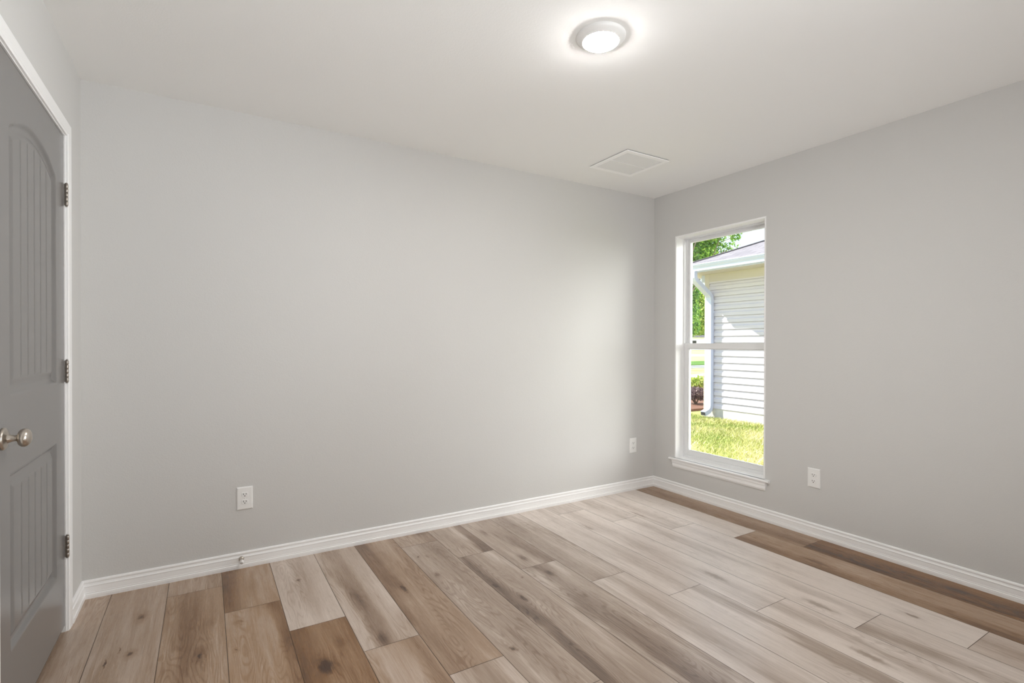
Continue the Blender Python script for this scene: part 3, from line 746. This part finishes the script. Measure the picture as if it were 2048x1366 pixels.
# hip roof
def roof():
    zr = ZT + .105; a0, a1, b0, b1 = ex0 - .05, ex1 + .05, ey0 - .05, ey1 + .05
    hw = (b1 - b0) / 2; zp = zr + hw * .405
    pts = [(a0, b0, zr), (a1, b0, zr), (a1, b1, zr), (a0, b1, zr), (a0 + hw, (b0 + b1) / 2, zp), (a1 - hw, (b0 + b1) / 2, zp)]
    faces = [(3, 0, 4), (0, 1, 5, 4), (1, 2, 5), (2, 3, 4, 5)]
    me = bpy.data.meshes.new('roof')
    low = [(x, y, z - .02) for x, y, z in pts[:4]]
    me.from_pydata(pts + low, [], faces + [(0, 3, 9, 6), (3, 2, 8, 9), (2, 1, 7, 8), (1, 0, 6, 7), (6, 9, 8, 7)])
    uvl = me.uv_layers.new(name='UVMap')
    for p in me.polygons:
        nn = p.normal; hdir = Vector((-nn.y, nn.x, 0)); hdir = hdir.normalized() if hdir.length > 1e-4 else Vector((1, 0, 0)); vdir = nn.cross(hdir)
        for li_ in p.loop_indices:
            c = me.vertices[me.loops[li_].vertex_index].co; uvl.data[li_].uv = (c.dot(hdir), c.dot(vdir))
    me.materials.append(M['shingle'])
    base = house.location
    for v in me.vertices: v.co -= base
    r = link(bpy.data.objects.new('roof', me), house)
    mb = MB()
    for i in (0, 3): mb.tube([Vector(pts[i]) + Vector((0, 0, .0)), Vector(pts[4])], .022, 8)
    mb.build('hip_cap', M['shingle'], r)
roof()
# downspout: outlet, offset elbow to the wall, straight run, kick-out
def rect_pipe(mb, pts, wy, wx):
    """rectangular section (wy along y, wx across) swept in a plane of constant y"""
    pts = [Vector(p) for p in pts]; vs = []
    for i, p in enumerate(pts):
        d0 = (pts[i] - pts[i - 1]).normalized() if i else None; d1 = (pts[i + 1] - pts[i]).normalized() if i < len(pts) - 1 else None
        d = ((d0 or d1) + (d1 or d0)).normalized(); nn = Vector((d.z, 0, -d.x))
        k = 1.0 / max(.6, nn.dot(Vector(((d1 or d0).z, 0, -(d1 or d0).x)))) 
        for sy, sx2 in ((-1, -1), (1, -1), (1, 1), (-1, 1)): vs.append(p + Vector((0, sy * wy / 2, 0)) + nn * (sx2 * wx / 2 * k))
    n = len(pts); fs = [(i * 4 + k, i * 4 + (k + 1) % 4, (i + 1) * 4 + (k + 1) % 4, (i + 1) * 4 + k) for i in range(n - 1) for k in range(4)]
    fs += [(3, 2, 1, 0), tuple((n - 1) * 4 + k for k in range(4))]
    mb.add(vs, fs)
DSY = 5.835; gx = ex0 - .075; wx_ = HX - .065
mb = MB()
rect_pipe(mb, [(gx, DSY, ZT + .01), (gx, DSY, 2.335), (gx + .03, DSY, 2.295), (wx_ - .06, DSY, 2.075), (wx_ - .012, DSY, 2.03), (wx_, DSY, 1.96), (wx_, DSY, .135), (wx_ - .02, DSY, .075), (wx_ - .06, DSY, .04), (wx_ - .17, DSY, .005)], .098, .076)
dsp = mb.build('downspout', M['gutter'], house); dsp['label'] = 'white downspout with elbow'
mb = MB(); mb.box(wx_ - .178, wx_ - .171, DSY - .042, DSY + .042, -.022, .032); mb.build('spout_mouth', M['dark'], dsp)
for zz in (1.75, .55):
    mb = MB(); mb.box(wx_ - .041, HX - .005, DSY - .052, DSY + .052, zz, zz + .03); mb.build('strap', M['gutter'], dsp)

# ------------------------------------------------------------------ trees, shrubs, car
def leaf_mat(name, cols):
    m, t, b = newmat(name); b.inputs['Roughness'].default_value = .55; b.inputs['Specular IOR Level'].default_value = .25
    A = N(t, 'ShaderNodeAttribute'); A.attribute_name = 'hue'
    r = N(t, 'ShaderNodeValToRGB'); e = r.color_ramp.elements
    e[0].position = 0; e[0].color = (*cols[0], 1); e[1].position = 1; e[1].color = (*cols[-1], 1)
    for i, c in enumerate(cols[1:-1]): k = e.new((i + 1) / (len(cols) - 1)); k.color = (*c, 1)
    t.links.new(A.outputs['Fac'], r.inputs[0])
    t.links.new(r.outputs[0], b.inputs['Base Color'])
    tl = N(t, 'ShaderNodeBsdfTranslucent'); t.links.new(r.outputs[0], tl.inputs[0])
    mx = N(t, 'ShaderNodeMixShader'); mx.inputs[0].default_value = .35
    t.links.new(b.outputs[0], mx.inputs[1]); t.links.new(tl.outputs[0], mx.inputs[2]); t.links.new(mx.outputs[0], t.nodes['Material Output'].inputs[0])
    return m
M['bark'] = paint('grey brown bark', (0.16, 0.12, 0.09), .9, .5, 20)
M['leaf_oak'] = leaf_mat('oak leaves', [(.03, .11, .03), (.15, .30, .04), (.34, .48, .09)])
M['leaf_lime'] = leaf_mat('lime leaves', [(.14, .30, .05), (.46, .58, .12), (.74, .76, .26)])
M['leaf_shrub'] = leaf_mat('shrub leaves', [(.16, .28, .04), (.40, .48, .08), (.60, .60, .22)])
M['leaf_purple'] = leaf_mat('purple leaves', [(.05, .025, .035), (.15, .09, .10), (.32, .24, .22)])
def leaves(name, clusters, per, size, mat, parent, flat=0.5):
    """clusters: (centre, radius xyz); leaves are small pointed quads"""
    C_ = []; 
    for (c, r, f) in clusters:
        k = int(per * f); d = rng.normal(0, 1, (k, 3)); d /= np.linalg.norm(d, axis=1)[:, None]
        q = rng.uniform(.25, 1, k) ** .6
        C_.append(np.array(c) + d * q[:, None] * np.array(r))
    c = np.vstack(C_); n = len(c)
    a = rng.normal(0, 1, (n, 3)); a /= np.linalg.norm(a, axis=1)[:, None]
    b_ = np.cross(a, rng.normal(0, 1, (n, 3))); b_ /= np.linalg.norm(b_, axis=1)[:, None]
    s = rng.uniform(.6, 1.3, n)[:, None] * size
    base = np.array([0, 0, 0.])
    if parent is not None:
        p = parent; bb = Vector((0, 0, 0))
        while p is not None: bb = bb + p.location; p = p.parent
        base = np.array(bb)
    v = np.stack([c - a * s, c + b_ * s * .45, c + a * s, c - b_ * s * .45], 1) - base
    me = bpy.data.meshes.new(name)
    me.vertices.add(n * 4); me.vertices.foreach_set('co', v.astype(np.float32).ravel())
    me.loops.add(n * 4); me.loops.foreach_set('vertex_index', np.arange(n * 4, dtype=np.int32))
    me.polygons.add(n); me.polygons.foreach_set('loop_start', np.arange(n, dtype=np.int32) * 4)
    me.update(calc_edges=True); me.validate()
    at = me.attributes.new('hue', 'FLOAT', 'FACE'); at.data.foreach_set('value', np.clip(rng.normal(.5, .27, n), 0, 1).astype(np.float32))
    me.materials.append(mat)
    return link(bpy.data.objects.new(name, me), parent)
def at(px, depth):                                   # a spot on the ground plan along a sight line
    a = (px - 1024) / F; return (depth * (fw.x + a * ri.x), depth * (fw.y + a * ri.y))
def limb(mb, p, q, r0, r1, bend=.1):
    p, q = Vector(p), Vector(q); mid = (p + q) / 2 + Vector((random.uniform(-1, 1), random.uniform(-1, 1), random.uniform(0, .6))) * (q - p).length * bend
    mb.tube([p, (p + mid) / 2 + (mid - (p + q) / 2) * .3, mid, (mid + q) / 2 + (mid - (p + q) / 2) * .3, q], [r0, r0 * .85 + r1 * .15, (r0 + r1) / 2, r0 * .2 + r1 * .8, r1], 8)

def tree(x, y, h, spread, clusters, leafs, size, mat, label, group):
    o = empty('tree', (x, y, GZ)); tag(o, label, 'tree', group)
    mb = MB(); top = Vector((x, y, h * .62))
    mb.tube([(x, y, GZ - .1), (x + .05, y, h * .2), (x - .05, y + .05, h * .42), top], [.26, .2, .16, .1], 10)
    for (c, r, f) in clusters:
        limb(mb, (x, y, h * random.uniform(.3, .6)), c, .04, .012)
    mb.build('trunk', M['bark'], o)
    leaves('crown', clusters, leafs, size, mat, o)
    return o
# tall tree: crown leans over the neighbour roof
tx, ty = at(1340, 22)
cl = []
for (px, pz, r, f) in ((1386, 5.6, .40, .35), (1402, 5.95, .60, 1.1), (1418, 5.75, .50, .8), (1409, 5.25, .5, .7), (1388, 4.95, .7, 1.7), (1398, 4.75, .6, 1.4), (1430, 5.9, .45, .28), (1446, 6.0, .45, .30), (1470, 6.0, .28, .16), (1462, 5.45, .4, .08), (1442, 5.4, .45, .16),
                       (1350, 6.8, 1.2, 1.4), (1320, 5.8, 1.2, 1.2), (1380, 7.3, 1.0, 1.1), (1420, 7.2, .8, .7), (1345, 4.6, .9, 1.0)):
    q = at(px, 22 + random.uniform(-.8, .8)); cl.append(((q[0], q[1], pz), (r * 1.1, r * 1.1, r * .85), f))
tree(tx, ty, 7.2, 3, cl, 950, .075, M['leaf_oak'], 'tall green tree spreading above the neighbour roof', 'trees beyond the neighbour house')
bx, by = at(1358, 30)
cl = []
for (px, pz, r, f) in ((1395, 2.35, .7, 1.3), (1408, 2.6, .8, 1.2), (1390, 3.0, .8, 1.1), (1404, 3.6, .7, 1.0), (1416, 3.6, .9, 1.1), (1392, 4.1, .45, .5), (1380, 2.5, 1.0, 1.0), (1408, 2.3, .65, 1.0), (1425, 2.6, 1.0, 1.0)):
    q = at(px, 30 + random.uniform(-.6, .6)); cl.append(((q[0], q[1], pz), (r, r, r * .9), f))
tree(bx, by, 4.6, 3, cl, 1700, .085, M['leaf_lime'], 'bright yellow green tree seen left of the downspout', 'trees beyond the neighbour house')
cx_, cy_ = at(1362, 26)
cl = []
for (px, pz, r, f) in ((1383, 2.1, .45, .8), (1381, 3.0, .5, .8), (1384, 3.7, .45, .6), (1376, 4.4, .6, .8), (1370, 2.6, .8, 1.0)):
    q = at(px, 26 + random.uniform(-.3, .3)); cl.append(((q[0], q[1], pz), (r, r, r), f))
tree(cx_, cy_, 4.8, 2, cl, 1300, .08, M['leaf_oak'], 'dark green tree at the left edge of the window view', 'trees beyond the neighbour house')

def shrub(name, px, depth, h, r, n, size, mat, label):
    x, y = at(px, depth); o = empty(name, (x, y, GZ)); tag(o, label, 'shrub')
    mb = MB()
    for k in range(7):
        a = k * .9; limb(mb, (x, y, GZ - .02), (x + r * .6 * math.cos(a), y + r * .6 * math.sin(a), GZ + h * .7), .012, .004)
    mb.build('stems', M['bark'], o)
    cl = [((x + r * .5 * math.cos(k * 1.05), y + r * .5 * math.sin(k * 1.05), GZ + h * random.uniform(.45, .75)), (r * .55, r * .55, h * .32), 1) for k in range(6)]
    leaves('foliage', cl, n, size, mat, o)
shrub('shrub', 1397, 13.2, .46, .40, 260, .045, M['leaf_shrub'], 'yellow green shrub in the mulch bed left of the downspout')
shrub('shrub', 1393, 10.9, .36, .30, 330, .028, M['leaf_purple'], 'dark purple leaved shrub nearest in the mulch bed')

# low white house far across the lawns
def far_house():
    x, y = at(1394, 112); o = empty('house', (x, y, GZ)); tag(o, 'low white house far away across the lawns below the trees', 'house')
    d = Vector((fw.y, -fw.x, 0)).normalized(); f_ = Vector((0, 0, 1)).cross(d)
    B = Vector((x, y, GZ))
    mb = MB(); mb.prism([(-9, 0), (7, 0), (7, 2.7), (-9, 2.7)], B, d, (0, 0, 1), f_, -4, 4); mb.build('wall', M['plastic'], o)
    mb = MB(); mb.prism([(-4.6, 2.7), (4.6, 2.7), (0, 4.3)], B, f_, (0, 0, 1), d, -9.5, 7.5); mb.build('roof', M['shingle'], o)
    for u in (-6.2, -2.4, .4, 3.8):
        mb = MB(); mb.prism([(u, 1.1), (u + .8, 1.1), (u + .8, 2.0), (u, 2.0)], B, d, (0, 0, 1), f_, -4.05, -3.95)
        mb.build('window', M['dark'], o)
far_house()
